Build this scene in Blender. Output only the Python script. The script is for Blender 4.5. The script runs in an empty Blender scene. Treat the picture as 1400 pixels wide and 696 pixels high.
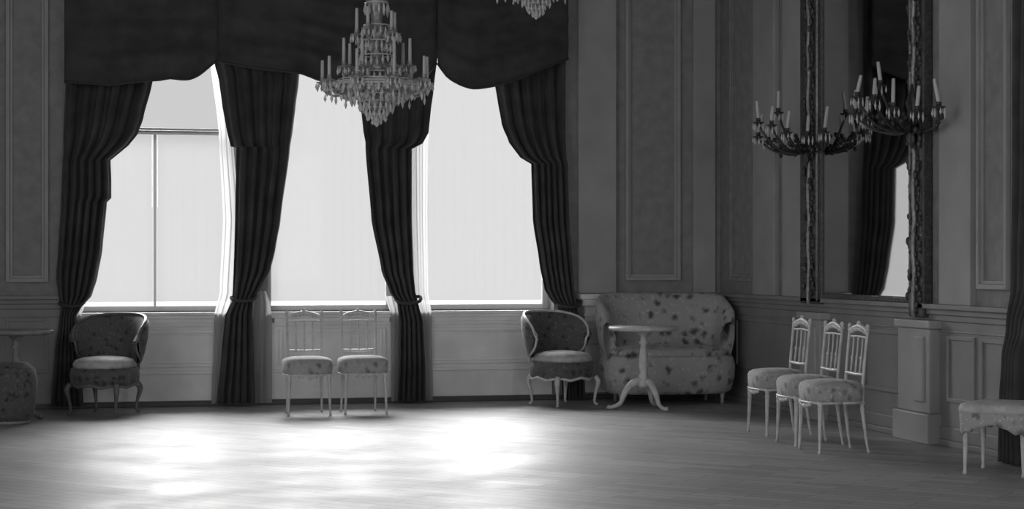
import bpy, math, random
from mathutils import Vector, Matrix
R = math.radians
random.seed(7)
S = bpy.context.scene
COL = S.collection

# ------------------------------------------------------------ camera, sky, lights, exposure
YAW = 13.28; FPX = 2500.0; EYE = 1.35; HOR = 354.0
s_, c_ = math.sin(R(YAW)), math.cos(R(YAW))
cd = bpy.data.cameras.new('camera'); cam = bpy.data.objects.new('camera', cd); COL.objects.link(cam)
cam.location = (0, 0, EYE); cam.rotation_euler = (R(90), 0, R(-YAW))
cd.sensor_width = 36; cd.lens = FPX / 1400 * 36; cd.shift_y = (HOR - 348) / 1400
cd.clip_end = 300
S.camera = cam

W = bpy.data.worlds.new('overcast_sky'); S.world = W; W.use_nodes = True
bgn = W.node_tree.nodes['Background']; bgn.inputs[0].default_value = (1, 1, 1, 1); bgn.inputs[1].default_value = 0.56
sd = bpy.data.lights.new('hazy_sun', 'SUN'); sd.energy = 11.0; sd.angle = R(54)
so = bpy.data.objects.new('hazy_sun', sd); COL.objects.link(so)
so.rotation_euler = Vector((0.07, -1, -0.545)).to_track_quat('-Z', 'Y').to_euler()
# added fill lamps that brighten the room, along the unseen left and near walls
def add_fill(loc, rot, sx, sy, w):
    l = bpy.data.lights.new('window_daylight', 'AREA'); l.shape = 'RECTANGLE'; l.size = sx; l.size_y = sy; l.energy = w
    o = bpy.data.objects.new('window_daylight', l); COL.objects.link(o); o.location = loc; o.rotation_euler = rot
for yy, ww in ((-1.75, 35), (1.75, 50), (5.25, 55), (8.75, 45)): add_fill((-4.15, yy, 2.6), (R(90), 0, R(-90)), 1.7, 3.4, ww)
for xx, ww in ((-2.2, 15), (1.0, 25), (4.2, 110)): add_fill((xx, -4.9, 2.6), (R(90), 0, 0), 1.7, 3.4, ww)
S.view_settings.view_transform = 'Standard'; S.view_settings.look = 'None'
S.view_settings.exposure = 0.25; S.view_settings.gamma = 1.0; S.view_settings.use_curve_mapping = False

YB = 17.0      # back wall
XR = 6.11      # right wall
XL = -4.2      # left wall (outside the picture)
YN = -5.0      # near wall, behind the camera
HC = 5.6       # ceiling

# ------------------------------------------------------------ measuring helpers (photo position -> place in the room)
def on_y(px, py, y=YB):
    a = (px - 700) / FPX; z = y / (c_ - a * s_)
    return Vector((z * (s_ + a * c_), y, EYE + (HOR - py) * z / FPX))
def on_x(px, py, x=XR):
    a = (px - 700) / FPX; z = x / (s_ + a * c_)
    return Vector((x, z * (c_ - a * s_), EYE + (HOR - py) * z / FPX))
def on_floor(px, py):
    a = (px - 700) / FPX; z = FPX * EYE / (py - HOR)
    return Vector((z * (s_ + a * c_), z * (c_ - a * s_), 0))
def bx(px, y=YB): return on_y(px, 354, y).x
def ry(px, x=XR): return on_x(px, 354, x).y

# ------------------------------------------------------------ materials
def mat(name, col, rough=0.6, metal=0.0, spec=0.5, noise=0.0, nscale=8.0, bump=0.0, bscale=60.0, coat=0.0, sheen=0.0):
    m = bpy.data.materials.new(name); m.use_nodes = True; nt = m.node_tree; b = nt.nodes['Principled BSDF']
    b.inputs['Base Color'].default_value = (col, col, col, 1); b.inputs['Roughness'].default_value = rough
    b.inputs['Metallic'].default_value = metal; b.inputs['Specular IOR Level'].default_value = spec
    b.inputs['Coat Weight'].default_value = coat; b.inputs['Sheen Weight'].default_value = sheen
    tc = nt.nodes.new('ShaderNodeTexCoord')
    if noise:
        n = nt.nodes.new('ShaderNodeTexNoise'); n.inputs['Scale'].default_value = nscale; n.inputs['Detail'].default_value = 5
        r = nt.nodes.new('ShaderNodeMapRange'); r.inputs['From Min'].default_value = .3; r.inputs['From Max'].default_value = .7
        r.inputs['To Min'].default_value = col * (1 - noise); r.inputs['To Max'].default_value = col * (1 + noise)
        nt.links.new(tc.outputs['Object'], n.inputs['Vector']); nt.links.new(n.outputs['Fac'], r.inputs['Value'])
        nt.links.new(r.outputs[0], b.inputs['Base Color'])
    if bump:
        n = nt.nodes.new('ShaderNodeTexNoise'); n.inputs['Scale'].default_value = bscale
        bp = nt.nodes.new('ShaderNodeBump'); bp.inputs['Strength'].default_value = bump; bp.inputs['Distance'].default_value = .01
        nt.links.new(tc.outputs['Object'], n.inputs['Vector']); nt.links.new(n.outputs['Fac'], bp.inputs['Height'])
        nt.links.new(bp.outputs[0], b.inputs['Normal'])
    return m

def floral(name, base, dark, light, scale=9.0):
    m = mat(name, base, .8, sheen=.2); nt = m.node_tree; b = nt.nodes['Principled BSDF']
    tc = nt.nodes.new('ShaderNodeTexCoord')
    nz = nt.nodes.new('ShaderNodeTexNoise'); nz.inputs['Scale'].default_value = 14
    mx = nt.nodes.new('ShaderNodeVectorMath'); mx.operation = 'MULTIPLY_ADD'; mx.inputs[1].default_value = (.09, .09, .09)
    nt.links.new(tc.outputs['Object'], nz.inputs['Vector']); nt.links.new(nz.outputs['Color'], mx.inputs[0]); nt.links.new(tc.outputs['Object'], mx.inputs[2])
    v = nt.nodes.new('ShaderNodeTexVoronoi'); v.inputs['Scale'].default_value = scale; v.inputs['Randomness'].default_value = .8
    nt.links.new(mx.outputs[0], v.inputs['Vector'])
    v2 = nt.nodes.new('ShaderNodeTexVoronoi'); v2.inputs['Scale'].default_value = scale * 2.3
    nt.links.new(mx.outputs[0], v2.inputs['Vector'])
    def ramp(src, a, c):
        r = nt.nodes.new('ShaderNodeMapRange'); r.inputs['From Min'].default_value = a; r.inputs['From Max'].default_value = c
        nt.links.new(src, r.inputs['Value']); return r.outputs[0]
    m1 = nt.nodes.new('ShaderNodeMix'); m1.data_type = 'RGBA'
    m1.inputs['A'].default_value = (light,) * 3 + (1,); m1.inputs['B'].default_value = (base,) * 3 + (1,)
    nt.links.new(ramp(v2.outputs['Distance'], .18, .34), m1.inputs['Factor'])
    m2 = nt.nodes.new('ShaderNodeMix'); m2.data_type = 'RGBA'; m2.inputs['A'].default_value = (dark,) * 3 + (1,)
    nt.links.new(m1.outputs['Result'], m2.inputs['B']); nt.links.new(ramp(v.outputs['Distance'], .14, .42), m2.inputs['Factor'])
    nt.links.new(m2.outputs['Result'], b.inputs['Base Color'])
    return m

def cloth_through(name, transp, col, backlit=.8):
    m = bpy.data.materials.new(name); m.use_nodes = True; nt = m.node_tree; nt.nodes.clear()
    o = nt.nodes.new('ShaderNodeOutputMaterial'); t = nt.nodes.new('ShaderNodeBsdfTransparent')
    d = nt.nodes.new('ShaderNodeBsdfDiffuse'); l = nt.nodes.new('ShaderNodeBsdfTranslucent')
    for n in (d, l): n.inputs[0].default_value = (col, col, col, 1)
    a = nt.nodes.new('ShaderNodeMixShader'); a.inputs[0].default_value = backlit
    nt.links.new(d.outputs[0], a.inputs[1]); nt.links.new(l.outputs[0], a.inputs[2])
    x = nt.nodes.new('ShaderNodeMixShader'); x.inputs[0].default_value = 1 - transp
    nt.links.new(t.outputs[0], x.inputs[1]); nt.links.new(a.outputs[0], x.inputs[2]); nt.links.new(x.outputs[0], o.inputs[0])
    return m

def pane_glass():
    m = bpy.data.materials.new('window_glass'); m.use_nodes = True; nt = m.node_tree; nt.nodes.clear()
    o = nt.nodes.new('ShaderNodeOutputMaterial'); t = nt.nodes.new('ShaderNodeBsdfTransparent'); t.inputs[0].default_value = (.96,) * 3 + (1,)
    g = nt.nodes.new('ShaderNodeBsdfGlossy'); g.inputs['Roughness'].default_value = .03
    f = nt.nodes.new('ShaderNodeFresnel'); f.inputs[0].default_value = 1.12
    x = nt.nodes.new('ShaderNodeMixShader'); nt.links.new(f.outputs[0], x.inputs[0]); nt.links.new(t.outputs[0], x.inputs[1])
    nt.links.new(g.outputs[0], x.inputs[2]); nt.links.new(x.outputs[0], o.inputs[0])
    return m

def parquet():
    m = bpy.data.materials.new('waxed_parquet'); m.use_nodes = True; nt = m.node_tree; b = nt.nodes['Principled BSDF']
    b.inputs['Roughness'].default_value = .3; b.inputs['IOR'].default_value = 1.6
    tc = nt.nodes.new('ShaderNodeTexCoord'); mp = nt.nodes.new('ShaderNodeMapping'); mp.inputs['Rotation'].default_value = (0, 0, R(45))
    nt.links.new(tc.outputs['Object'], mp.inputs['Vector'])
    br = nt.nodes.new('ShaderNodeTexBrick'); br.inputs['Scale'].default_value = 1.0
    br.inputs['Brick Width'].default_value = .62; br.inputs['Row Height'].default_value = .115; br.inputs['Mortar Size'].default_value = .003
    br.inputs['Color1'].default_value = (.38,) * 3 + (1,); br.inputs['Color2'].default_value = (.27,) * 3 + (1,); br.inputs['Mortar'].default_value = (.10,) * 3 + (1,)
    nt.links.new(mp.outputs[0], br.inputs['Vector'])
    n = nt.nodes.new('ShaderNodeTexNoise'); n.inputs['Scale'].default_value = 1.6; n.inputs['Detail'].default_value = 6
    nt.links.new(tc.outputs['Object'], n.inputs['Vector'])
    r = nt.nodes.new('ShaderNodeMapRange'); r.inputs['From Min'].default_value = .3; r.inputs['From Max'].default_value = .7
    r.inputs['To Min'].default_value = .46; r.inputs['To Max'].default_value = .6
    nt.links.new(n.outputs['Fac'], r.inputs['Value']); nt.links.new(r.outputs[0], b.inputs['Roughness'])
    nt.links.new(br.outputs['Color'], b.inputs['Base Color'])
    bp = nt.nodes.new('ShaderNodeBump'); bp.inputs['Strength'].default_value = .12; bp.inputs['Distance'].default_value = .004
    nt.links.new(br.outputs['Fac'], bp.inputs['Height']); bp.invert = True
    nt.links.new(bp.outputs[0], b.inputs['Normal'])
    return m

M = {
 'paint': mat('painted_boiserie', .40, .55, noise=.10, nscale=3, bump=.12, bscale=90),
 'panel': mat('damask_wall_panel', .30, .75, noise=.14, nscale=9, bump=.2, bscale=120),
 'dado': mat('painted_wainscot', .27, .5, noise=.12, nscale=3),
 'dadopale': mat('window_wainscot_paint', .85, .5, noise=.10, nscale=3),  # wainscot lightened for the glare under the windows; also the pale pedestal
 'plinth': mat('dark_skirting', .08, .5),
 'ceil': mat('plaster_ceiling', .5, .8, noise=.05, nscale=2),
 'velvet': mat('dark_velvet', .06, .85, noise=.35, nscale=5, sheen=.12),
 'velvet2': mat('dark_velvet_tie', .05, .7),
 'white': mat('white_lacquered_wood', .62, .38, noise=.15, nscale=20),
 'dim': mat('worn_pale_gilding', .30, .42, noise=.25, nscale=25),
 'dimmer': mat('worn_dark_gilding', .16, .35, noise=.25, nscale=25),  # left armchair's wood, darkened to stand for its backlit shade
 'seat': floral('pale_floral_upholstery', .40, .18, .55, 13),
 'sofa': floral('grey_floral_upholstery', .44, .10, .56, 9),
 'tub': floral('dark_floral_upholstery', .11, .04, .18, 14),
 'tubpale': mat('pale_silk_seat', .5, .7, noise=.2, nscale=18),
 'frame': mat('dark_gilt_frame', .09, .45, metal=.35, noise=.4, nscale=30, bump=.5, bscale=60),
 'framelit': mat('gilt_bead', .33, .4, metal=.3, noise=.3, nscale=40),
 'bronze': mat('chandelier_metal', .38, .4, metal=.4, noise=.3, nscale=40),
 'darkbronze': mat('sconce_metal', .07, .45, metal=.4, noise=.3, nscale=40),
 'wax': mat('candle_wax', .6, .5),
 'waxdim': mat('candle_wax_grey', .6, .5),
 'winframe': mat('window_joinery', .45, .5),
 'net': cloth_through('white_net', .84, .4, .85),
 'sheer': cloth_through('gathered_sheer', .12, .62, .6),
 'glass': pane_glass(), 'floor': parquet(),
 'stone': mat('outside_stone', .6, .9, noise=.15, nscale=2),
}
mm = bpy.data.materials.new('old_mirror_glass'); mm.use_nodes = True
b = mm.node_tree.nodes['Principled BSDF']; b.inputs['Base Color'].default_value = (.56,) * 3 + (1,)
b.inputs['Metallic'].default_value = 1; b.inputs['Roughness'].default_value = .03; M['mirror'] = mm
cr = bpy.data.materials.new('cut_crystal'); cr.use_nodes = True
b = cr.node_tree.nodes['Principled BSDF']; b.inputs['Base Color'].default_value = (.9,) * 3 + (1,)
b.inputs['Roughness'].default_value = .12; b.inputs['Transmission Weight'].default_value = .25; b.inputs['IOR'].default_value = 1.6; M['crystal'] = cr

# ------------------------------------------------------------ mesh collector
class MB:
    def __init__(self): self.v = []; self.f = []; self.x = Matrix.Identity(4)
    def add(self, vs, fs):
        n = len(self.v); self.v += [self.x @ Vector(p) for p in vs]; self.f += [tuple(i + n for i in f) for f in fs]
    def box(self, a, c, bev=0.0):
        x0, y0, z0 = [min(p, q) for p, q in zip(a, c)]; x1, y1, z1 = [max(p, q) for p, q in zip(a, c)]
        self.add([(x0,y0,z0),(x1,y0,z0),(x1,y1,z0),(x0,y1,z0),(x0,y0,z1),(x1,y0,z1),(x1,y1,z1),(x0,y1,z1)],
                 [(0,3,2,1),(4,5,6,7),(0,1,5,4),(1,2,6,5),(2,3,7,6),(3,0,4,7)])
        return self
    def lathe(self, prof, at=(0,0,0), n=16, sx=1.0, sy=1.0, power=1.0):
        vs = []; fs = []; m = len(prof)
        for (r, z) in prof:
            for k in range(n):
                t = 2 * math.pi * k / n; ct, st = math.cos(t), math.sin(t)
                if power != 1: ct = math.copysign(abs(ct) ** power, ct); st = math.copysign(abs(st) ** power, st)
                vs.append((at[0] + r * sx * ct, at[1] + r * sy * st, at[2] + z))
        for i in range(m - 1):
            for k in range(n):
                k2 = (k + 1) % n; fs.append((i*n+k, i*n+k2, (i+1)*n+k2, (i+1)*n+k))
        fs.append(tuple(range(n - 1, -1, -1))); fs.append(tuple((m-1)*n + k for k in range(n)))
        self.add(vs, fs); return self
    def tube(self, pts, rad, n=8, sub=4, flat=1.0):
        P = [Vector(p) for p in pts]; m = len(P)
        rr = rad if isinstance(rad, (list, tuple)) else [rad] * m
        Q = []; RR = []
        for i in range(m - 1):
            p0 = P[max(i-1, 0)]; p1 = P[i]; p2 = P[i+1]; p3 = P[min(i+2, m-1)]
            for k in range(sub):
                t = k / sub
                Q.append(.5 * ((2*p1) + (p2-p0)*t + (2*p0-5*p1+4*p2-p3)*t*t + (3*p1-p0-3*p2+p3)*t**3)); RR.append(rr[i]*(1-t) + rr[i+1]*t)
        Q.append(P[-1]); RR.append(rr[-1])
        vs = []; fs = []; up = Vector((0, 0, 1)); N = None
        for i, q in enumerate(Q):
            d = (Q[min(i+1, len(Q)-1)] - Q[max(i-1, 0)]).normalized()
            if N is None: N = d.cross(up if abs(d.z) < .9 else Vector((1, 0, 0))).normalized()
            N = (N - d * N.dot(d)).normalized(); Bn = d.cross(N)
            for k in range(n):
                t = 2 * math.pi * k / n; vs.append(q + N * (RR[i] * math.cos(t)) + Bn * (RR[i] * math.sin(t) * flat))
        for i in range(len(Q) - 1):
            for k in range(n):
                k2 = (k+1) % n; fs.append((i*n+k, i*n+k2, (i+1)*n+k2, (i+1)*n+k))
        fs.append(tuple(range(n-1, -1, -1))); fs.append(tuple((len(Q)-1)*n + k for k in range(n)))
        self.add(vs, fs); return self
    def grid(self, rows, close=False):
        n = len(rows[0]); vs = [p for r in rows for p in r]; fs = []
        for i in range(len(rows) - 1):
            for k in range(n - (0 if close else 1)):
                k2 = (k+1) % n; fs.append((i*n+k, i*n+k2, (i+1)*n+k2, (i+1)*n+k))
        self.add(vs, fs); return self
    def ball(self, c, r, n=6, sz=1.0):
        prof = [(max(.0005, r*math.sin(math.pi*i/n)), -r*sz*math.cos(math.pi*i/n)) for i in range(n+1)]
        self.lathe(prof, c, n=max(6, n)); return self
    def build(self, name, m, parent=None, smooth=False, bevel=0, solid=0, local=True):
        off = parent.matrix_basis.translation.copy() if (parent and not local) else Vector((0,0,0))
        if parent and not local and parent.parent: off += parent.parent.matrix_basis.translation
        me = bpy.data.meshes.new(name); me.from_pydata([tuple(p - off) for p in self.v], [], self.f); me.update()
        me.materials.append(M[m]); o = bpy.data.objects.new(name, me); COL.objects.link(o)
        if parent: o.parent = parent
        if smooth: me.polygons.foreach_set('use_smooth', [True] * len(me.polygons))
        if bevel: q = o.modifiers.new('bevel', 'BEVEL'); q.width = bevel; q.segments = 2; q.limit_method = 'ANGLE'
        if solid: q = o.modifiers.new('thickness', 'SOLIDIFY'); q.thickness = solid; q.offset = 0
        return o

def tag(o, label=None, cat=None, group=None, kind=None):
    for k, v in (('label', label), ('category', cat), ('group', group), ('kind', kind)):
        if v: o[k] = v
    return o
def thing(name, loc, label, cat, rz=0.0, group=None):
    o = bpy.data.objects.new(name, None); o.empty_display_size = .1; COL.objects.link(o)
    o.location = loc; o.rotation_euler = (0, 0, rz); return tag(o, label, cat, group)
def kids(o): return [c for c in COL.objects if c.parent == o]
def copy_tree(o, parent=None):
    c = o.copy(); COL.objects.link(c)
    if parent: c.parent = parent
    for k in kids(o): copy_tree(k, c)
    return c
def put(o, loc, rz, label):
    o.location = loc; o.rotation_euler = (0, 0, rz); o['label'] = label; return o

# ------------------------------------------------------------ room shell
tag(MB().box((XL-.4, YN-.4, -.2), (XR+.4, YB+.4, 0)).build('floor', 'floor'), kind='structure')
tag(MB().box((XL-.4, YN-.4, HC), (XR+.4, YB+.4, HC+.2)).build('ceiling', 'ceil'), kind='structure')

TH = .36                                   # wall thickness
SILL = .86; WTOP = 4.3
wins = [(bx(96), bx(326)), (bx(366), bx(541)), (bx(561), bx(757))]
wb = MB()
edges = [XL] + [e for w in wins for e in w] + [XR]
for i in range(0, len(edges), 2): wb.box((edges[i], YB, 0), (edges[i+1], YB+TH, HC))
for a, c in wins: wb.box((a, YB, 0), (c, YB+TH, SILL)); wb.box((a, YB, WTOP), (c, YB+TH, HC))
WB = tag(wb.build('wall_back', 'panel'), kind='structure')
WR = tag(MB().box((XR, YN, 0), (XR+TH, YB, HC)).build('wall_right', 'panel'), kind='structure')
WN = tag(MB().box((XL, YN-TH, 0), (XR, YN, HC)).build('wall_near', 'paint'), kind='structure')
wl = MB(); ly = [YN, -2.6, -.9, .9, 2.6, 4.4, 6.1, 7.9, 9.6, YB]
for i in range(0, len(ly), 2): wl.box((XL-TH, ly[i], 0), (XL, ly[i+1], HC))
for i in range(1, len(ly)-1, 2): wl.box((XL-TH, ly[i], 0), (XL, ly[i+1], SILL)); wl.box((XL-TH, ly[i], WTOP), (XL, ly[i+1], HC))
WL = tag(wl.build('wall_left', 'paint'), kind='structure')

# rectangles of moulding standing proud of a wall.  plane 'b' = back wall (u = x), 'r' = right wall (u = y)
def P3(plane, u, z, d):
    return (u, YB - d, z) if plane == 'b' else (XR - d, u, z)
def slab(mb, plane, u0, u1, z0, z1, d, d0=0.0): mb.box(P3(plane, u0, z0, d0), P3(plane, u1, z1, d)); return mb
def rect_frame(plane, u0, u1, z0, z1, w=.05, d=.035, m='paint', par=None):
    mb = MB(); u0, u1 = min(u0, u1), max(u0, u1)
    for dd, ins in ((d, 0.0), (d*.5, w*.7)):
        ww = w*.7 if ins == 0 else w*.5
        a0, a1, b0, b1 = u0+ins, u1-ins, z0+ins, z1-ins
        slab(mb, plane, a0, a0+ww, b0, b1, dd); slab(mb, plane, a1-ww, a1, b0, b1, dd)
        slab(mb, plane, a0+ww, a1-ww, b0, b0+ww, dd); slab(mb, plane, a0+ww, a1-ww, b1-ww, b1, dd)
    return mb.build('panel_moulding', m, par or (WB if plane == 'b' else WR), bevel=.004)
def raised(plane, u0, u1, z0, z1, d, m, name, bev=.006):
    mb = MB(); slab(mb, plane, u0, u1, z0, z1, d)
    return mb.build(name, m, WB if plane == 'b' else WR, bevel=bev)

ZD = 1.02                                   # top of the dado rail
# dado rails (stepped) on the back wall outside the windows, and along the right wall
def rail(plane, u0, u1):
    mb = MB()
    for z0, z1, d in ((ZD-.035, ZD, .085), (ZD-.075, ZD-.035, .055), (ZD-.12, ZD-.075, .035), (ZD-.20, ZD-.185, .03)):
        slab(mb, plane, u0, u1, z0, z1, d)
    return mb.build('dado_rail', 'dado', WB if plane == 'b' else WR, bevel=.005)
rail('b', XL, bx(92)); rail('b', bx(786), XR); rail('r', YN, YB-.09)
raised('b', bx(786), XR, .0, ZD-.12, .02, 'dado', 'wainscot_board')
raised('b', XL, bx(92), .0, ZD-.12, .02, 'dado', 'wainscot_board')
raised('r', YN, YB-.02, .0, ZD-.12, .02, 'dado', 'wainscot_board')
# skirting
def skirt(n, plane, u0, u1):
    mb = MB(); slab(mb, plane, u0, u1, 0, .045, .045)
    if plane == 'r': slab(mb, plane, u0, u1, .045, .14, .035)
    tag(mb.build(n, 'plinth' if plane == 'b' else 'dado', bevel=.006), kind='structure')
skirt('baseboard_back', 'b', XL, XR-.06); skirt('baseboard_right', 'r', YN, YB-.06)
mbl = MB().box((XL, YN, 0), (XL+.04, YB-.06, .14)); tag(mbl.build('baseboard_left', 'dado', bevel=.005), kind='structure')

# apron panelling under the windows
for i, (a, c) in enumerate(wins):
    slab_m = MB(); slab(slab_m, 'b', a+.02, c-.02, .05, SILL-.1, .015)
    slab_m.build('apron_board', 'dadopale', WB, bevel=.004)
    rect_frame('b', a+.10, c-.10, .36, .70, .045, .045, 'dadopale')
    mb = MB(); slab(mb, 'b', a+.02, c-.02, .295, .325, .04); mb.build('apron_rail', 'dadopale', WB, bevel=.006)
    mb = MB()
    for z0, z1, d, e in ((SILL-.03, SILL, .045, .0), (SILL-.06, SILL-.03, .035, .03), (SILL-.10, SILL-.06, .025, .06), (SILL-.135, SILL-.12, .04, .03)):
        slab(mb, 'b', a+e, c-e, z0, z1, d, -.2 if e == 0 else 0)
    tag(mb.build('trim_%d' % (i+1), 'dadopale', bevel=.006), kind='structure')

# back wall upper panelling, right of the windows and left of them
def pilaster(plane, u0, u1, z0=ZD, z1=HC, d=.06, m='paint', inner=True, base=True):
    u0, u1 = min(u0, u1), max(u0, u1)
    raised(plane, u0, u1, z0, z1, d, m, 'pilaster')
    if inner:
        w = u1 - u0; mb = MB()
        for a, c in ((u0+.02, u0+.04), (u1-.04, u1-.02)): slab(mb, plane, a, c, z0+.1, z1-.2, d+.018)
        slab(mb, plane, u0+.04, u1-.04, z0+.1, z0+.12, d+.018)
        mb.build('pilaster_fillet', m, WB if plane == 'b' else WR, bevel=.004)
pilaster('b', bx(789), bx(840), d=.07, inner=False)
rect_frame('b', bx(854), bx(929), 1.14, 5.2, .05, .04)
pilaster('b', bx(946), bx(976), d=.05, inner=False)
mb = MB(); slab(mb, 'b', bx(986), bx(992), ZD, HC, .05); mb.build('corner_bead', 'paint', WB, bevel=.01)
# the small console-like pedestal of the pilaster in the dado (between armchair and sofa)
mb = MB()
for px0, px1, y0, y1, d in ((789, 842, 402, 409, .15), (792, 838, 409, 418, .13), (797, 830, 418, 470, .09), (797, 826, 470, 536, .08)):
    slab(mb, 'b', bx(px0), bx(px1), on_y(800, y1).z, on_y(800, y0).z, d)
for k in range(4): slab(mb, 'b', bx(795), bx(832), .80-.06*k, .82-.06*k, .105)
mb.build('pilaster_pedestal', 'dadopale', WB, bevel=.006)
pilaster('b', bx(8)-.55, bx(8)-.25, d=.06)
rect_frame('b', bx(8), bx(66), 1.14, 5.2, .05, .04)
rect_frame('b', bx(8), bx(66), .32, .82, .045, .03, 'dado')
rect_frame('b', bx(845), bx(970), .32, .82, .045, .03, 'dado')

# right wall upper panelling
pilaster('r', ry(1037), ry(1066), d=.06, inner=False)
pilaster('r', ry(1078), ry(1104), d=.06, inner=False)
rect_frame('r', ry(1000), ry(1032), 1.14, 5.2, .05, .03, 'panel')
pilaster('r', ry(1292), ry(1335), d=.05, inner=False)
rect_frame('r', ry(1341), ry(1382), 1.14, 5.2, .05, .04)
# dado panels and pedestals on the right wall
rect_frame('r', ry(1010), ry(1100), .32, .80, .045, .035, 'dado')
rect_frame('r', ry(1186), ry(1236), .32, .80, .045, .035, 'dado')
rect_frame('r', ry(1300), ry(1338), .32, .80, .045, .035, 'dado')
rect_frame('r', ry(1346), ry(1380), .32, .80, .045, .035, 'dado')
for p0, p1 in ((1244, 1288), (1108, 1136)):
    mb = MB(); u0, u1 = sorted((ry(p0), ry(p1)))
    slab(mb, 'r', u0, u1, .22, .84, .10); slab(mb, 'r', u0-.03, u1+.03, 0, .22, .13); slab(mb, 'r', u0-.03, u1+.03, .84, .9, .12)
    slab(mb, 'r', u0+.08, u1-.3, .3, .78, .115)
    mb.build('pilaster_pedestal', 'paint', WR, bevel=.008)

# ------------------------------------------------------------ windows
pi = 0
for i, (a, c) in enumerate(wins):
    y0, y1 = YB+.22, YB+.28
    fr = MB(); w = .055
    fr.box((a, y0, SILL), (a+w, y1, WTOP)); fr.box((c-w, y0, SILL), (c, y1, WTOP))
    fr.box((a+w, y0, SILL), (c-w, y1, SILL+w)); fr.box((a+w, y0, WTOP-w), (c-w, y1, WTOP))
    win = tag(fr.build('window_%d' % (i+1), 'winframe', bevel=.006), kind='structure')
    zt = on_y(250, 180, y0).z
    if i:
        MB().box((a+w, y0+.03, SILL+w), (c-w, y0+.036, WTOP-w)).build('pane', 'glass', win); continue
    MB().box((a+w, y0-.02, zt-.03), (c-w, y1, zt+.03)).build('transom', 'winframe', win, bevel=.006)
    xm = bx(212, y0) if i == 0 else (a + c) / 2
    MB().box((xm-.012, y0+.02, SILL+w), (xm+.012, y1-.02, zt-.03)).build('mullion', 'winframe', win, bevel=.005)
    zs = [SILL+w, zt-.03]
    for (p, q, r0, r1) in ((a+w, xm-.025, zs[0], zs[1]), (xm+.025, c-w, zs[0], zs[1]), (a+w, c-w, zt+.03, WTOP-w)):
        MB().box((p, y0+.03, r0), (q, y0+.036, r1)).build('pane', 'glass', win)
# windows of the left wall, beyond the frame of the photograph
for i in range(1, len(ly)-1, 2):
    a, c = ly[i], ly[i+1]; fr = MB(); x0, x1 = XL-.28, XL-.22; w = .06
    for q in ((a, a+w), (c-w, c), ((a+c)/2-.03, (a+c)/2+.03)): fr.box((x0, q[0], SILL), (x1, q[1], WTOP))
    for q in ((SILL, SILL+w), (WTOP-w, WTOP), (3.0, 3.06)): fr.box((x0, a, q[0]), (x1, c, q[1]))
    tag(fr.build('window_%d' % (4 + i//2), 'winframe'), kind='structure')

# light portals in the window openings (they only guide sky light, they emit nothing)
def portal(loc, rot, sx, sz):
    l = bpy.data.lights.new('portal', 'AREA'); l.shape = 'RECTANGLE'; l.size = sx; l.size_y = sz; l.cycles.is_portal = True
    o = bpy.data.objects.new('window_portal', l); o.location = loc; o.rotation_euler = rot; COL.objects.link(o)
for a, c in wins: portal(((a+c)/2, YB+.34, (SILL+WTOP)/2), (R(-90), 0, 0), c-a, WTOP-SILL)
for i in (): portal((XL-.34, (ly[i]+ly[i+1])/2, (SILL+WTOP)/2), (R(90), 0, R(-90)), ly[i+1]-ly[i], WTOP-SILL)

# ------------------------------------------------------------ drapery
def smooth_rows(rows, step=7):
    out = []
    for i in range(len(rows) - 1):
        p0, p1, p2, p3 = rows[max(i-1, 0)], rows[i], rows[i+1], rows[min(i+2, len(rows)-1)]
        n = max(1, int(abs(p2[0]-p1[0]) / step))
        for k in range(n):
            t = k / n; o = []
            o.append(p1[0] + (p2[0]-p1[0]) * t)
            for j in (1, 2):
                tt = t; o.append(p1[j] + (p2[j]-p1[j]) * (tt*tt*(3-2*tt) * .35 + tt * .65))
            out.append(tuple(o))
    out.append(rows[-1]); return out
def drape(rows, y, folds, amp, ph=0.0):
    rr = smooth_rows(rows); n = folds * 8; grid = []
    for (py, pl, pr) in rr:
        a, c = on_y(pl, py, y), on_y(pr, py, y); z = max(.006, a.z); wdt = c.x - a.x; line = []
        am = min(amp, wdt / folds * .8)
        for k in range(n + 1):
            u = k / n; t = 2*math.pi*folds*u + ph + .25*math.sin(py*.013)
            off = am * (math.sin(t) + .3*math.sin(2.3*t + 1 + py*.008))
            uu = u + .25/folds*math.sin(2*t + py*.01) * math.sin(math.pi*u)*.5
            line.append((a.x + wdt*uu, y + off, z))
        grid.append(line)
    return MB().grid(grid)

YD = YB - .14
cur = [
 ([(-60,88,232),(60,89,222),(112,90,208),(160,88,196),(182,87,188),(197,87,176),(208,87,163),(218,86,151),(245,85,152),(270,84,152),(276,84,146),(340,80,140),(380,77,133),(405,80,125),(419,84,112),(432,82,104),(480,76,108),(556,70,114)],
   6, 'dark velvet curtain left of the first window, behind the left armchair'),
 ([(-60,296,414),(60,294,413),(83,293,411),(110,300,409),(140,304,405),(175,310,401),(200,316,397),(201,324,397),(300,322,384),(340,321,377),(370,320,370),(395,319,356),(412,318,346),(430,309,345),(480,304,347),(552,297,349)],
   5, 'dark velvet curtain between the first and second windows from the left'),
 ([(-60,488,600),(60,490,599),(120,492,592),(150,493,588),(180,496,585),(195,499,577),(203,499,562),(300,507,562),(370,521,564),(400,533,567),(415,543,571),(440,546,577),(500,545,580),(549,543,580)],
   5, 'dark velvet curtain behind the chandelier, between the second and third windows'),
 ([(-60,655,776),(60,672,775),(118,678,774),(135,681,774),(170,687,774),(195,697,774),(215,712,775),(224,727,776),(300,729,778),(360,738,782),(396,745,785),(411,754,787),(420,763,789),(440,765,793),(470,768,797),(546,770,799)],
   6, 'dark velvet curtain right of the third window, behind the right armchair'),
]
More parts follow.
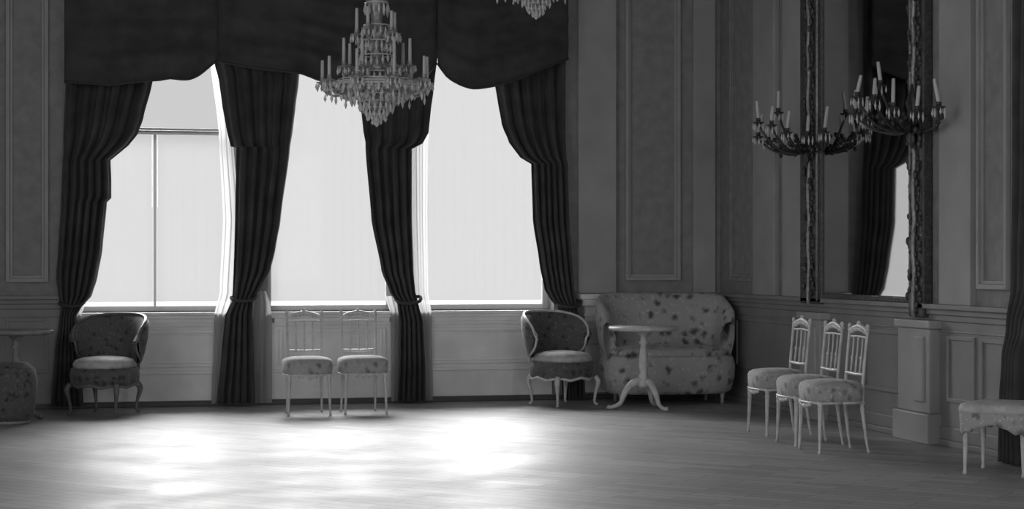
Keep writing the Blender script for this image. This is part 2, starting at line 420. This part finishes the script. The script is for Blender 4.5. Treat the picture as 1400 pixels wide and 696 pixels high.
for rows, folds, lab in cur:
    base = on_y((rows[-1][1]+rows[-1][2])/2, 548, YD); base.z = 0
    t = thing('velvet_curtain', base, lab, 'curtain', group='velvet window curtains')
    drape(rows, YD, folds, .045, random.random()*6).build('drape', 'velvet', t, smooth=True, solid=.006, local=False)
    ty = [r for r in rows if 404 <= r[0] <= 421][-1]
    a, c = on_y(ty[1]-2, ty[0]-2, YD), on_y(ty[2]+3, ty[0]-2, YD)
    mid = (a + c) / 2
    MB().tube([(a.x, YD, a.z+.02), (a.x+.02, YD-.09, a.z), (mid.x, YD-.12, mid.z-.01), (c.x-.02, YD-.09, c.z+.01), (c.x, YD+.02, c.z+.05), (mid.x, YD+.055, mid.z+.04), (a.x, YD, a.z+.02)], .016, sub=5).build('tieback', 'velvet2', t, smooth=True, local=False)

# swags of the pelmet
def swag(pts, y, lab, ph=0):
    cx = (pts[0][0] + pts[-1][0]) / 2; base = on_y(cx, 100, y); base.z = on_y(cx, 100, y).z
    grid = []; NU = 48; NV = 44; xs = [p[0] for p in pts]; ztop = 4.75
    def low(px):
        for (a, ya), (c, yc) in zip(pts, pts[1:]):
            if a <= px <= c:
                t = (px-a)/(c-a); return ya + (yc-ya)*t
        return pts[-1][1]
    for j in range(NV+1):
        v = j / NV; row = []
        for i in range(NU+1):
            u = i / NU; px = xs[0] + (xs[-1]-xs[0])*u; lo = on_y(px, low(px), y)
            z = ztop + (lo.z - ztop) * v; sag = math.sin(math.pi*u)
            off = -.16 * sag * (v ** .7) - .03 * math.sin(v * 2*math.pi*7 + ph) * (.3 + sag)
            row.append((lo.x, y + off, z))
        grid.append(row)
    t = thing('pelmet_swag', base, lab, 'swag', group='velvet pelmet swags')
    MB().grid(grid).build('swag', 'velvet', t, smooth=True, solid=.006, local=False)
    fr = MB()
    path = []
    for i in range(0, NU+1, 3):
        px = xs[0] + (xs[-1]-xs[0])*i/NU; lo = on_y(px, low(px), y); path.append((lo.x, y - .16*math.sin(math.pi*i/NU), lo.z))
    fr.tube(path, .012, sub=2, n=6).build('fringe', 'velvet2', t, smooth=True, local=False)
YS = YB - .27
swag([(88,112),(150,118),(208,112),(222,111),(235,108),(250,111),(265,108),(280,97),(293,84),(297,82)], YS, 'dark velvet pelmet swag over the leftmost window')
swag([(298.5,84),(350,95),(409,102),(420,107),(434,112),(470,122),(520,128),(560,122),(580,108),(592,92),(597,86)], YS, 'dark velvet pelmet swag behind the chandelier, over the middle window')
swag([(598.5,87),(604,96),(611,106),(622,114),(634,120),(646,123),(662,121),(678,118),(700,112),(740,95),(777,80)], YS, 'dark velvet pelmet swag over the rightmost window')
t = thing('pelmet_board', ((bx(84)+bx(777))/2, YB-.22, 4.7), 'long dark pelmet board from which the velvet swags hang', 'pelmet')
MB().box((bx(80), YB-.52, 4.76), (bx(780), YB-.001, 4.84)).build('board', 'velvet2', t, bevel=.01, local=False)

# sheers gathered at the window sides, and flat white net in the windows
sheers = [
 ([(70,286,304),(180,299,318),(300,305,327),(400,300,323),(430,293,314),(552,289,304)], 'thin white sheer gathered at the right side of the leftmost window'),
 ([(402,104,122),(430,98,112),(480,97,112),(553,95,113)], 'thin white sheer gathered behind the left armchair'),
 ([(398,350,364),(415,346,370),(440,344,372),(551,340,372)], 'pale sheer gathered at the left foot of the middle window'),
 ([(405,526,547),(430,534,550),(549,535,550)], 'pale sheer hanging right of the two window chairs'),
 ([(120,560,592),(200,560,586),(300,562,585),(400,566,586),(430,574,590),(548,578,592)], 'grey sheer strip at the left side of the rightmost window'),
]
for rows, lab in sheers:
    base = on_y((rows[-1][1]+rows[-1][2])/2, 548, YB-.07); base.z = 0
    t = thing('sheer_curtain', base, lab, 'sheer curtain', group='sheers at the window sides')
    drape(rows, YB-.07, 3, .010).build('sheer', 'sheer', t, smooth=True, local=False)
for i, (a, c) in enumerate(wins):
    zt = on_y(250, 181, YB+.2).z if i == 0 else 4.2
    lab = ['white net screen covering the lower leftmost window', 'white net screen filling the middle window', 'white net screen filling the rightmost window'][i]
    t = thing('window_net', ((a+c)/2, YB+.12, SILL), lab, 'net screen', group='window nets')
    g = []
    for j in range(12):
        z = SILL+.01 + (zt-SILL-.02) * j / 11
        g.append([(a+.01 + (c-a-.02)*k/80, YB+.12 + .012*math.sin(k*1.1 + j*.1), z) for k in range(81)])
    MB().grid(g).build('net', 'net', t, smooth=True, local=False)
    MB().tube([(a+.005, YB+.12, zt), (c-.005, YB+.12, zt)], .01, sub=1).build('rod', 'dim', t, smooth=True, local=False)

# ------------------------------------------------------------ ballroom chair (faces -Y)
def leg_round(x, y, top, dx, dy, r=.017):
    mb = MB(); prof = [(r*.55, 0), (r*.75, .012), (r*.5, .03), (r*.62, .08), (r*.95, top-.07), (r*1.15, top-.05), (r*.8, top-.035), (r*1.3, top-.02), (r*1.25, top)]
    vs0 = len(mb.v); mb.lathe(prof, (0, 0, 0), n=10)
    mb.v = [Vector((x + p.x + dx*max(0,1-p.z/top)**1.6, y + p.y + dy*max(0,1-p.z/top)**1.6, p.z)) for p in mb.v]
    return mb
def ballroom_chair(wood='white', up='seat'):
    t = thing('ballroom_chair', (0,0,0), '', 'chair', group='white spindle-back ballroom chairs')
    prof = [(.85,.345),(.97,.36),(1.0,.40),(1.01,.45),(.96,.478),(.8,.495),(.5,.505),(.01,.508)]
    pw = .62; mb = MB().lathe([(r, z) for r, z in prof], (0,-.005,0), n=32, sx=.215, sy=.20, power=pw)
    mb.build('seat', up, t, smooth=True)
    ed = []
    for k in range(33):
        q = 2*math.pi*k/32; cx = math.copysign(abs(math.cos(q))**pw, math.cos(q)); sy = math.copysign(abs(math.sin(q))**pw, math.sin(q))
        ed.append((.206*cx, -.005+.191*sy, .352))
    MB().tube(ed, .009, n=6, sub=1).build('seat_rail', wood, t, smooth=True)
    ap = MB()
    for k in range(7):
        x = -.09 + .03*k; ap.ball((x, -.198, .338 - .012*math.cos((k-3)*.5)), .012 + (.006 if k == 3 else 0))
    ap.build('carved_apron', wood, t, smooth=True)
    for sx in (-1, 1):
        leg_round(sx*.17, -.155, .36, sx*.012, -.012).build('leg', wood, t, smooth=True)
        leg_round(sx*.145, .165, .36, sx*.01, .045, .015).build('leg', wood, t, smooth=True)
    for sx in (-1, 1):
        p = MB().tube([(sx*.145,.165,.34),(sx*.147,.172,.5),(sx*.15,.187,.68),(sx*.152,.205,.845)], [.014,.012,.0105,.012], n=8)
        p.lathe([(.012,0),(.017,.012),(.010,.022),(.016,.034),(.012,.048),(.003,.058)], (sx*.152,.206,.84), n=10)
        p.build('back_post', wood, t, smooth=True)
    MB().tube([(-.147,.175,.545),(0,.182,.54),(.147,.175,.545)], .0125, n=8).build('lower_rail', wood, t, smooth=True)
    c = MB().tube([(-.152,.204,.835),(-.11,.207,.858),(-.055,.209,.872),(0,.21,.880),(.055,.209,.872),(.11,.207,.858),(.152,.204,.835)], [.011,.013,.015,.018,.015,.013,.011], n=8)
    c.tube([(-.15,.203,.80),(0,.206,.806),(.15,.203,.80)], .008, n=6)
    for k in range(-4, 5): c.ball((k*.028, .205, .832 + .024*math.cos(k*.36)), .015)
    c.ball((0,.21,.90), .016)
    c.build('crest_rail', wood, t, smooth=True)
    for k in range(3):
        x = (-.075, 0, .075)[k]
        q = MB().tube([(x,.178,.545),(x,.187,.62),(x,.195,.70),(x,.204,.805)], [.0065,.0095,.006,.0075], n=8)
        q.ball((x,.19,.655), .012)
        q.build('spindle', wood, t, smooth=True)
    return t
ch = ballroom_chair()
def faces(px, py): return on_floor(px, py)
# two in front of the middle window, facing the room
a = on_floor(394, 569); c = on_floor(452, 569); m0 = (a+c)/2
put(ch, (m0.x, m0.y+.165, 0), R(0), 'white ballroom chair in front of the middle window, left one of two')
ch2 = copy_tree(ch); a = on_floor(471, 567); c = on_floor(528, 567); m0 = (a+c)/2
put(ch2, (m0.x, m0.y+.165, 0), R(2), 'white ballroom chair in front of the middle window, right one of two')
# three by the right wall, facing left
ch3 = copy_tree(ch)
# the chair faces -Y; turned by -90 degrees it faces -X
def wallchair(o, fpx0, fpy0, fpx1, fpy1, rz, lab):
    a, c = on_floor(fpx0, fpy0), on_floor(fpx1, fpy1); m = (a+c)/2
    d = Vector((-math.sin(-R(rz)), 0, 0))
    f = Vector((math.sin(R(rz)), -math.cos(R(rz)), 0))
    put(o, (m.x - f.x*.165, m.y - f.y*.165, 0), R(rz), lab)
wallchair(ch3, 1018, 590, 1054, 598, -88, 'white ballroom chair nearest the sofa, leftmost of three by the right wall')
wallchair(copy_tree(ch), 1061, 604, 1090, 611.5, -90, 'white ballroom chair by the right wall, middle of the row of three')
wallchair(copy_tree(ch), 1090, 614, 1124, 622, -90, 'white ballroom chair by the right wall, nearest of three, below the mirror')

# ------------------------------------------------------------ tub armchair (faces -Y)
def cabriole(x, y, top, out, r=.02):
    d = Vector((x, y, 0)).normalized()
    pts = [Vector((x, y, top)), Vector((x, y, top*.8)) + d*out*.9, Vector((x, y, top*.45)) + d*out*.2, Vector((x, y, top*.12)) - d*out*.1, Vector((x, y, .012)) + d*out*.7]
    return MB().tube(pts, [r*1.3, r*1.25, r*.75, r*.55, r*.8], n=8)
def shell(rx, ry, z0, htop, amax, th, pw=1.0, n=40, lean=.05, zlow=None):
    """upholstered back that wraps round; t = 0 is straight behind (+Y)"""
    rows = []; rim = []
    for i in range(n+1):
        q = -amax + 2*amax*i/n
        s1 = math.sin(q); c1 = math.cos(q)
        sx = math.copysign(abs(s1)**pw, s1); sy = math.copysign(abs(c1)**pw, c1)
        zt = htop(abs(q)/amax); row = []; zb = zlow(abs(q)/amax) if zlow else z0
        for (e, zf) in ((-th*.35, 0), (-th*.65, .3), (-th*.6, .7), (-th*.2, .96), (th*.25, 1.0), (th*.6, .92), (th*.7, .6), (th*.5, .2), (th*.3, 0)):
            z = zb + (zt - zb)*zf; l = lean*(z-z0)/.4
            row.append(((rx+e+l)*sx, (ry+e+l)*sy, z))
        rows.append(row); l = lean*(zt-z0)/.4
        rim.append(((rx+th*.1+l)*sx, (ry+th*.1+l)*sy, zt+.004))
    return rows, rim
def tub_chair(up, wood, seatm):
    t = thing('tub_armchair', (0,0,0), '', 'armchair', group='tub armchairs by the windows')
    f = lambda u: .64 + .22*(max(0, 1-u**2.6))**.55
    g = lambda u: .62 - .18*(max(0, 1-u**4))**.55
    rows, rim = shell(.285, .26, .44, f, R(96), .07, 1.0, zlow=g)
    mb = MB().grid(rows); mb.f.append(tuple(range(len(rows[0])))); n0 = (len(rows)-1)*len(rows[0]); mb.f.append(tuple(range(n0+len(rows[0])-1, n0-1, -1)))
    mb.build('backrest', up, t, smooth=True)
    rb = [((.285+.01)*math.sin(q), (.26+.01)*math.cos(q), g(abs(q)/R(96))) for q in [R(-96+192*i/40) for i in range(41)]]
    MB().tube(rim + rb[::-1] + rim[:1], .013, n=6, sub=1).build('rim', wood, t, smooth=True)
    for sx in (-1, 1): MB().tube([(sx*.2,.2,.38),(sx*.2,.2,.5)], .016, sub=1).build('back_post', wood, t, smooth=True)
    MB().lathe([(.94,.25),(1.0,.27),(1.02,.35),(.99,.405)], (0,-.03,0), n=36, sx=.285, sy=.28, power=.9).build('seat_base', up, t, smooth=True)
    MB().lathe([(.95,.40),(1.0,.42),(1.0,.445),(.93,.475),(.7,.495),(.3,.505),(.01,.507)], (0,-.04,0), n=36, sx=.26, sy=.26, power=.9).build('seat_cushion', seatm, t, smooth=True)
    ed = [(.283*math.cos(q*math.pi/16), -.03+.277*math.sin(q*math.pi/16), .255 + .012*math.cos(q*math.pi/2)) for q in range(33)]
    MB().tube(ed, .014, n=6, sub=1).build('seat_rail', wood, t, smooth=True)
    for x, y in ((-.22,-.24), (.22,-.24), (-.2,.17), (.2,.17)): cabriole(x, y, .27, .035).build('leg', wood, t, smooth=True)
    return t
tr = tub_chair('tub', 'white', 'tubpale'); p = on_floor(771, 554)
put(tr, (p.x-.03, p.y+.03, 0), R(24), 'floral tub armchair with pale wood legs between the third window and the sofa')
tl = tub_chair('tub', 'dimmer', 'tubpale'); p = on_floor(146, 566)
put(tl, (p.x, p.y+.02, 0), R(-30), 'dark tub armchair with a pale rim at the left, beside the dark curtain')

# ------------------------------------------------------------ sofa in the corner (faces -Y)
def sofa():
    t = thing('corner_sofa', (0,0,0), 'large high-backed floral sofa in the corner behind the pedestal table', 'sofa')
    f = lambda u: .76 + .27*(max(0, 1-u**4.2))**.6
    rows, rim = shell(.55, .28, .36, f, R(104), .10, .62, 64, .03)
    mb = MB().grid(rows); mb.f.append(tuple(range(len(rows[0])))); n0 = (len(rows)-1)*len(rows[0]); mb.f.append(tuple(range(n0+len(rows[0])-1, n0-1, -1)))
    mb.build('backrest', 'sofa', t, smooth=True)
    MB().lathe([(.9,.10),(.97,.13),(1.02,.24),(1.03,.36),(1.0,.43),(.96,.45)], (0,-.04,0), n=56, sx=.615, sy=.36, power=.62).build('seat_base', 'sofa', t, smooth=True)
    MB().lathe([(.93,.44),(.99,.46),(1.0,.49),(.95,.515),(.8,.53),(.4,.545),(.01,.548)], (0,-.06,0), n=56, sx=.56, sy=.33, power=.62).build('seat_cushion', 'sofa', t, smooth=True)
    for x, y in ((-.48,-.26), (.48,-.26), (-.44,.2), (.44,.2)):
        MB().lathe([(.014,0),(.02,.015),(.016,.04),(.026,.10),(.028,.16)], (x,y,0), n=10).build('leg', 'dim', t, smooth=True)
    return t
sf = sofa(); sf.location = (bx(909, YB-.56), YB-.58, 0); sf.rotation_euler = (0,0,R(-5))

# ------------------------------------------------------------ pedestal tables
def pedestal_table(wood):
    t = thing('pedestal_table', (0,0,0), '', 'table', group='round tripod pedestal tables')
    MB().lathe([(.27,.705),(.30,.712),(.312,.722),(.315,.735),(.308,.746),(.2,.75),(.01,.75)], n=40).build('tabletop', wood, t, smooth=True, bevel=0)
    MB().lathe([(.05,.20),(.055,.24),(.03,.27),(.045,.30),(.030,.33),(.046,.40),(.036,.50),(.026,.58),(.045,.60),(.028,.62),(.03,.66),(.07,.70),(.09,.708)], n=20).build('column', wood, t, smooth=True)
    for k in range(3):
        q = R(-90 + 120*k + 22); d = Vector((math.cos(q), math.sin(q), 0))
        MB().tube([d*.02+Vector((0,0,.25)), d*.10+Vector((0,0,.235)), d*.17+Vector((0,0,.15)), d*.21+Vector((0,0,.06)), d*.29+Vector((0,0,.022)), d*.33+Vector((0,0,.03))], [.032,.035,.028,.02,.018,.02], n=8).build('leg', wood, t, smooth=True)
    return t
pt = pedestal_table('white'); p = on_floor(880, 560); put(pt, (p.x, p.y, 0), R(0), 'round white pedestal table standing in front of the corner sofa')
p2 = pedestal_table('dim'); p = on_floor(22, 571); put(p2, (p.x, p.y, 0), R(20), 'dim round pedestal table cut off by the left edge of the photo')

# ------------------------------------------------------------ stools
def stool(up, wood, label, loc, rz):
    t = thing('upholstered_stool', loc, label, 'stool', R(rz), group='upholstered stools')
    MB().lathe([(.96,.385),(1.0,.39),(1.01,.415),(.96,.44),(.7,.452),(.01,.456)], n=40, sx=.235, sy=.235, power=.35).build('cushion', wood, t, smooth=True)
    rows = []
    for j in range(5):
        v = j/4; row = []
        for k in range(64):
            q = 2*math.pi*k/64; cx = math.copysign(abs(math.cos(q))**.35, math.cos(q)); sy = math.copysign(abs(math.sin(q))**.35, math.sin(q))
            side = abs(math.sin(2*q)) ** .5                       # 1 at the corners
            zb = .30 - .055*side + .02*abs(math.cos(6*q))
            row.append((.228*cx*(1-.02*v), .228*sy*(1-.02*v), .39 + (zb-.39)*v))
        rows.append(row)
    MB().grid(rows, close=True).build('scalloped_apron', up, t, smooth=True, solid=.012)
    for sx in (-1,1):
        for sy in (-1,1): leg_round(sx*.18, sy*.18, .34, sx*.004, sy*.004, .019).build('leg', 'white', t, smooth=True)
    return t
p = (on_floor(1324,647)+on_floor(1418,647))/2
stool('seat', 'tubpale', 'pale square stool with scalloped apron at the right edge of the photo', (p.x, p.y, 0), 45)
p = on_floor(12, 579)
t = thing('round_pouf', (p.x, p.y, 0), 'round floral upholstered pouf under the left pedestal table', 'pouf')
MB().lathe([(.17,.03),(.20,.07),(.225,.2),(.23,.36),(.21,.45),(.15,.50),(.01,.51)], n=32).build('pouf_body', 'tub', t, smooth=True)
MB().lathe([(.16,0),(.17,.01),(.165,.03)], n=24).build('pouf_base', 'dim', t, smooth=True)

# ------------------------------------------------------------ big mirror on the right wall
y0, y1 = ry(1255), ry(1136); ZM0, ZM1 = 1.03, 4.5
t = thing('wall_mirror', (XR-.001, (y0+y1)/2, ZM0), 'tall gilt-framed mirror on the right wall reflecting a curtain and window', 'mirror')
MB().box((XR-.065, y0-.02, ZM0), (XR-.005, y1+.02, ZM1)).build('mirror_glass', 'mirror', t, local=False)
for (a, c, nm) in ((ry(1276), ry(1256), 'near'), (ry(1135), ry(1106), 'far')):
    a, c = min(a, c), max(a, c)
    zb = .92 if nm == 'near' else .97
    fr = MB(); fr.box((XR-.085, a, zb), (XR-.002, c, ZM1+.2))
    fr.build('frame_upright', 'frame', t, bevel=.012, local=False)
    inner = (c - .05) if nm == 'near' else (a + .06)
    bd = MB(); n = 60
    path = [(XR-.098, (a+c)/2 - .0 + .012*math.sin(k*.9), zb + (ZM1-zb)*k/n) for k in range(n+1)]
    bd.tube(path, .018, n=6, sub=1)
    bd.tube([(XR-.092, inner, zb+.03), (XR-.092, inner, ZM1)], .012, n=6, sub=1)
    bd.build('bead', 'framelit', t, smooth=True, local=False)
    orn = MB(); random.seed(4)
    for k in range(170):
        z = zb + .05 + (ZM1-zb-.1)*k/170
        orn.ball((XR-.088-random.random()*.012, (a+c)/2 + .09*math.sin(k*.33)*(1 if k%2 else -1) + random.uniform(-.02,.02), z), random.uniform(.012,.02), 5, 1.7)
    tag(orn.build('carved_garland', 'frame', t, smooth=True, local=False), kind='stuff')
MB().box((XR-.08, y0-.02, ZM0-.012), (XR-.002, y1+.02, ZM0+.035)).build('frame_bottom', 'frame', t, bevel=.01, local=False)
MB().box((XR-.08, y0-.3, ZM1), (XR-.002, y1+.3, ZM1+.2)).build('frame_top', 'frame', t, bevel=.01, local=False)

# ------------------------------------------------------------ candle sconces on the mirror uprights
def crystal(mb, c, h, r):
    n = 6; vs = [(c[0], c[1], c[2])]; 
    for k in range(n): q = 2*math.pi*k/n; vs.append((c[0]+r*math.cos(q), c[1]+r*math.sin(q), c[2]-h*.62))
    vs.append((c[0], c[1], c[2]-h)); fs = []
    for k in range(n): fs.append((0, 1+k, 1+(k+1) % n)); fs.append((n+1, 1+(k+1) % n, 1+k))
    mb.add(vs, fs)
def holder(par_arm, tip, hc, metal, lean=(0,0), rc=.0115, wax='wax'):
    x, y, z = tip
    pan = MB().lathe([(.012,-.03),(.016,-.015),(.045,0),(.05,.006),(.02,.008),(.018,.03),(.022,.04)], (x,y,z), n=12)
    pan.build('drip_pan', metal, par_arm, smooth=True)
    MB().tube([(x,y,z+.03), (x+lean[0]*.5, y+lean[1]*.5, z+.03+hc*.5), (x+lean[0], y+lean[1], z+.03+hc)], [rc, rc, rc*.85], n=8).build('candle', wax, par_arm, smooth=True)
def sconce(loc, label, seed):
    random.seed(seed)
    t = thing('candle_sconce', loc, label, 'sconce', group='candle sconces on the right wall')
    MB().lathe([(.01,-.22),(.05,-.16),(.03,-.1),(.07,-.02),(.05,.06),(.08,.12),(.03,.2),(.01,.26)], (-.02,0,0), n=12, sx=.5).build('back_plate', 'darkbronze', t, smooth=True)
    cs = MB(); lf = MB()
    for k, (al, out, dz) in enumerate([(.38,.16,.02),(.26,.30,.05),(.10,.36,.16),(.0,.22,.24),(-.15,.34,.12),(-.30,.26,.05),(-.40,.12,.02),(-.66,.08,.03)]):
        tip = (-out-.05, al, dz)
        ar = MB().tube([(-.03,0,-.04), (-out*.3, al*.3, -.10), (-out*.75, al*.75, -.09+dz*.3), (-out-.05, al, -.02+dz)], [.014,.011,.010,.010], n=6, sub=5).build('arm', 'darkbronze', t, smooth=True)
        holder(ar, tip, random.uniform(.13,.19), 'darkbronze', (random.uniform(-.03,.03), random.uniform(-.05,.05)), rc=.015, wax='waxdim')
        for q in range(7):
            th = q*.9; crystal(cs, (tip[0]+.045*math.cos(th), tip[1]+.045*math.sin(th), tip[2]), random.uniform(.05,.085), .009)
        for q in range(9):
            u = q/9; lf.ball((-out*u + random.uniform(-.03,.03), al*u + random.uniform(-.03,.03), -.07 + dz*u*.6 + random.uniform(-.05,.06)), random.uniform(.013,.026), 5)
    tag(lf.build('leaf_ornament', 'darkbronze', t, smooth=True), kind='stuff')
    tag(cs.build('crystal_drops', 'crystal', t), kind='stuff')
    return t
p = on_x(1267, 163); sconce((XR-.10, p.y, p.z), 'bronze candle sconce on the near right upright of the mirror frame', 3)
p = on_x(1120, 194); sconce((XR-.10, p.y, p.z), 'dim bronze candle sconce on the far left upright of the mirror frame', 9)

# ------------------------------------------------------------ chandeliers
def chandelier(label):
    random.seed(21)
    t = thing('crystal_chandelier', (0,0,0), label, 'chandelier', group='crystal chandeliers')   # origin at lowest drop
    MB().lathe([(.012,.10),(.05,.14),(.085,.20),(.06,.25),(.03,.30),(.05,.36),(.09,.42),(.11,.47),(.05,.52),(.03,.60),(.07,.68),(.08,.74),(.04,.80),(.05,.90),(.09,.98),(.04,1.05),(.02,1.2),(.012,1.3)], n=20).build('stem', 'bronze', t, smooth=True)
    cs = MB(); lf = MB()
    specs = [(9, .41, .335, .13, 0.0), (7, .27, .45, .14, .2), (5, .16, .72, .12, .1)]
    for n, rad, zt, hc, ph in specs:
        for k in range(n):
            q = 2*math.pi*(k+.5*ph*4)/n + ph; rr = rad*random.uniform(.94, 1.04); d = Vector((math.cos(q), math.sin(q), 0)); z = zt + random.uniform(-.02,.02)
            tip = d*rr + Vector((0,0,z))
            ar = MB().tube([d*.03+Vector((0,0,z-.02)), d*rr*.35+Vector((0,0,z+.03)), d*rr*.7+Vector((0,0,z-.10)), d*rr*.97+Vector((0,0,z-.06)), tip+Vector((0,0,-.015))], [.012,.011,.010,.009,.009], n=6, sub=5).build('arm', 'bronze', t, smooth=True)
            holder(ar, tuple(tip), hc*random.uniform(1.1,1.5), 'bronze', rc=.0135)
            for j in range(8):
                th = j*.785; crystal(cs, (tip.x+.047*math.cos(th), tip.y+.047*math.sin(th), tip.z), random.uniform(.045,.08), .010)
            for j in range(9):                                     # garland of beads between stem and arm
                u = j/8; z2 = z + .10*(1-u) - .13*math.sin(math.pi*u); p = d*rr*u + Vector((0,0,z2)); cs.ball(tuple(p), .0085, 4)
            for j in range(4):
                u = .35 + .2*j; p = d*rr*u; crystal(cs, (p.x, p.y, z-.08), random.uniform(.05,.10), .012)
            for j in range(14):
                u = .15+.06*j; lf.ball((d.x*rr*u+random.uniform(-.02,.02), d.y*rr*u+random.uniform(-.02,.02), z-.02+random.uniform(-.05,.04)), random.uniform(.012,.024), 5)
    for ring, (rr, z, n, h) in enumerate([(.27,.30,24,.09),(.20,.25,22,.08),(.13,.20,18,.09),(.085,.15,14,.08),(.07,.10,12,.06),(.035,.07,8,.05),(.30,.36,26,.08),(.09,.95,14,.10),(.10,.78,14,.09),(.36,.335,40,.07),(.40,.31,36,.06),(.33,.33,36,.08),(.22,.36,26,.09),(.16,.42,22,.09),(.13,.55,18,.09),(.12,.66,18,.09),(.24,.28,30,.08)]):
        for k in range(n):
            q = 2*math.pi*k/n + ring; crystal(cs, (rr*math.cos(q), rr*math.sin(q), z+random.uniform(-.01,.01)), h*random.uniform(.8,1.1), .013)
        cs.tube([(rr*math.cos(2*math.pi*k/16), rr*math.sin(2*math.pi*k/16), z) for k in range(17)], .005, n=4, sub=1)
    cs.ball((0,0,.055), .032, 7); crystal(cs, (0,0,.05), .05, .022)
    tag(lf.build('leaf_ornament', 'bronze', t, smooth=True), kind='stuff')
    MB().tube([(0,0,1.25),(0,0,1.8)], .012, n=6, sub=1).build('chain', 'bronze', t)
    tag(cs.build('crystal_drops', 'crystal', t), kind='stuff')
    return t
def hang(t, px, py, z):
    a = (px-700)/FPX; t.location = (z*(s_+a*c_), z*(c_-a*s_), EYE + (HOR-py)*z/FPX)
    return t
ck = chandelier('large crystal chandelier with many candles hanging before the middle window')
hang(ck, 515, 174, 14.0)
ck2 = copy_tree(ck); ck2['label'] = 'lowest crystal drops of a second chandelier at the top edge, right of the large one'
hang(ck2, 733, 27, 14.5); ck2.rotation_euler = (0,0,.5); ck2.scale = (.85,)*3
for o in (ck, ck2):                                               # rods up to the ceiling
    L = HC - o.location.z
    for k in kids(o):
        if k.name.startswith('chain'):
            me = bpy.data.meshes.new('chain'); mb = MB().tube([(0,0,1.25),(0,0,L)], .012, n=6, sub=1)
            me.from_pydata([tuple(v) for v in mb.v], [], mb.f); me.materials.append(M['bronze']); k.data = me

# ------------------------------------------------------------ dark portiere at the right edge
def drape_x(rows, x, folds, amp):
    rr = smooth_rows(rows); n = folds*8; g = []
    for (py, pl, pr) in rr:
        a, c = on_x(pl, 354, x), on_x(pr, 354, x); line = []
        for k in range(n+1):
            u = k/n; tt = 2*math.pi*folds*u; line.append((x + amp*math.sin(tt), a.y + (c.y-a.y)*u, py))
        g.append(line)
    return MB().grid(g)
t = thing('door_curtain', (XR-.16, ry(1392), 0), 'dark heavy curtain hanging down the right edge of the photo', 'curtain')
rows = [(4.6,1385,1450),(3.4,1385,1450),(2.0,1386,1440),(1.2,1386,1428),(.9,1381,1408),(.7,1376,1397),(.4,1372,1396),(.01,1370,1398)]
# rows are heights here
rr = []
for i in range(len(rows)-1):
    for k in range(8):
        u = k/8; e = u*u*(3-2*u); rr.append(tuple(rows[i][j] + (rows[i+1][j]-rows[i][j])*(u if j == 0 else e) for j in range(3)))
rr.append(rows[-1]); g = []
for z, pl, pr in rr:
    ya, yc = ry(pl, XR-.16), ry(pr, XR-.16)
    g.append([(XR-.16+.05*math.sin(2*math.pi*5*k/40), ya+(yc-ya)*k/40, z) for k in range(41)])
MB().grid(g).build('drape', 'velvet', t, smooth=True, solid=.006, local=False)
d = MB().box((XR-.03, ry(1450), 0), (XR+.01, ry(1396), 2.9)); tag(d.build('door_1', 'white', bevel=.01), kind='structure')

tag(MB().box((-40, YB+TH+.5, -.6), (40, 80, -.5)).build('courtyard', 'stone'), kind='structure')
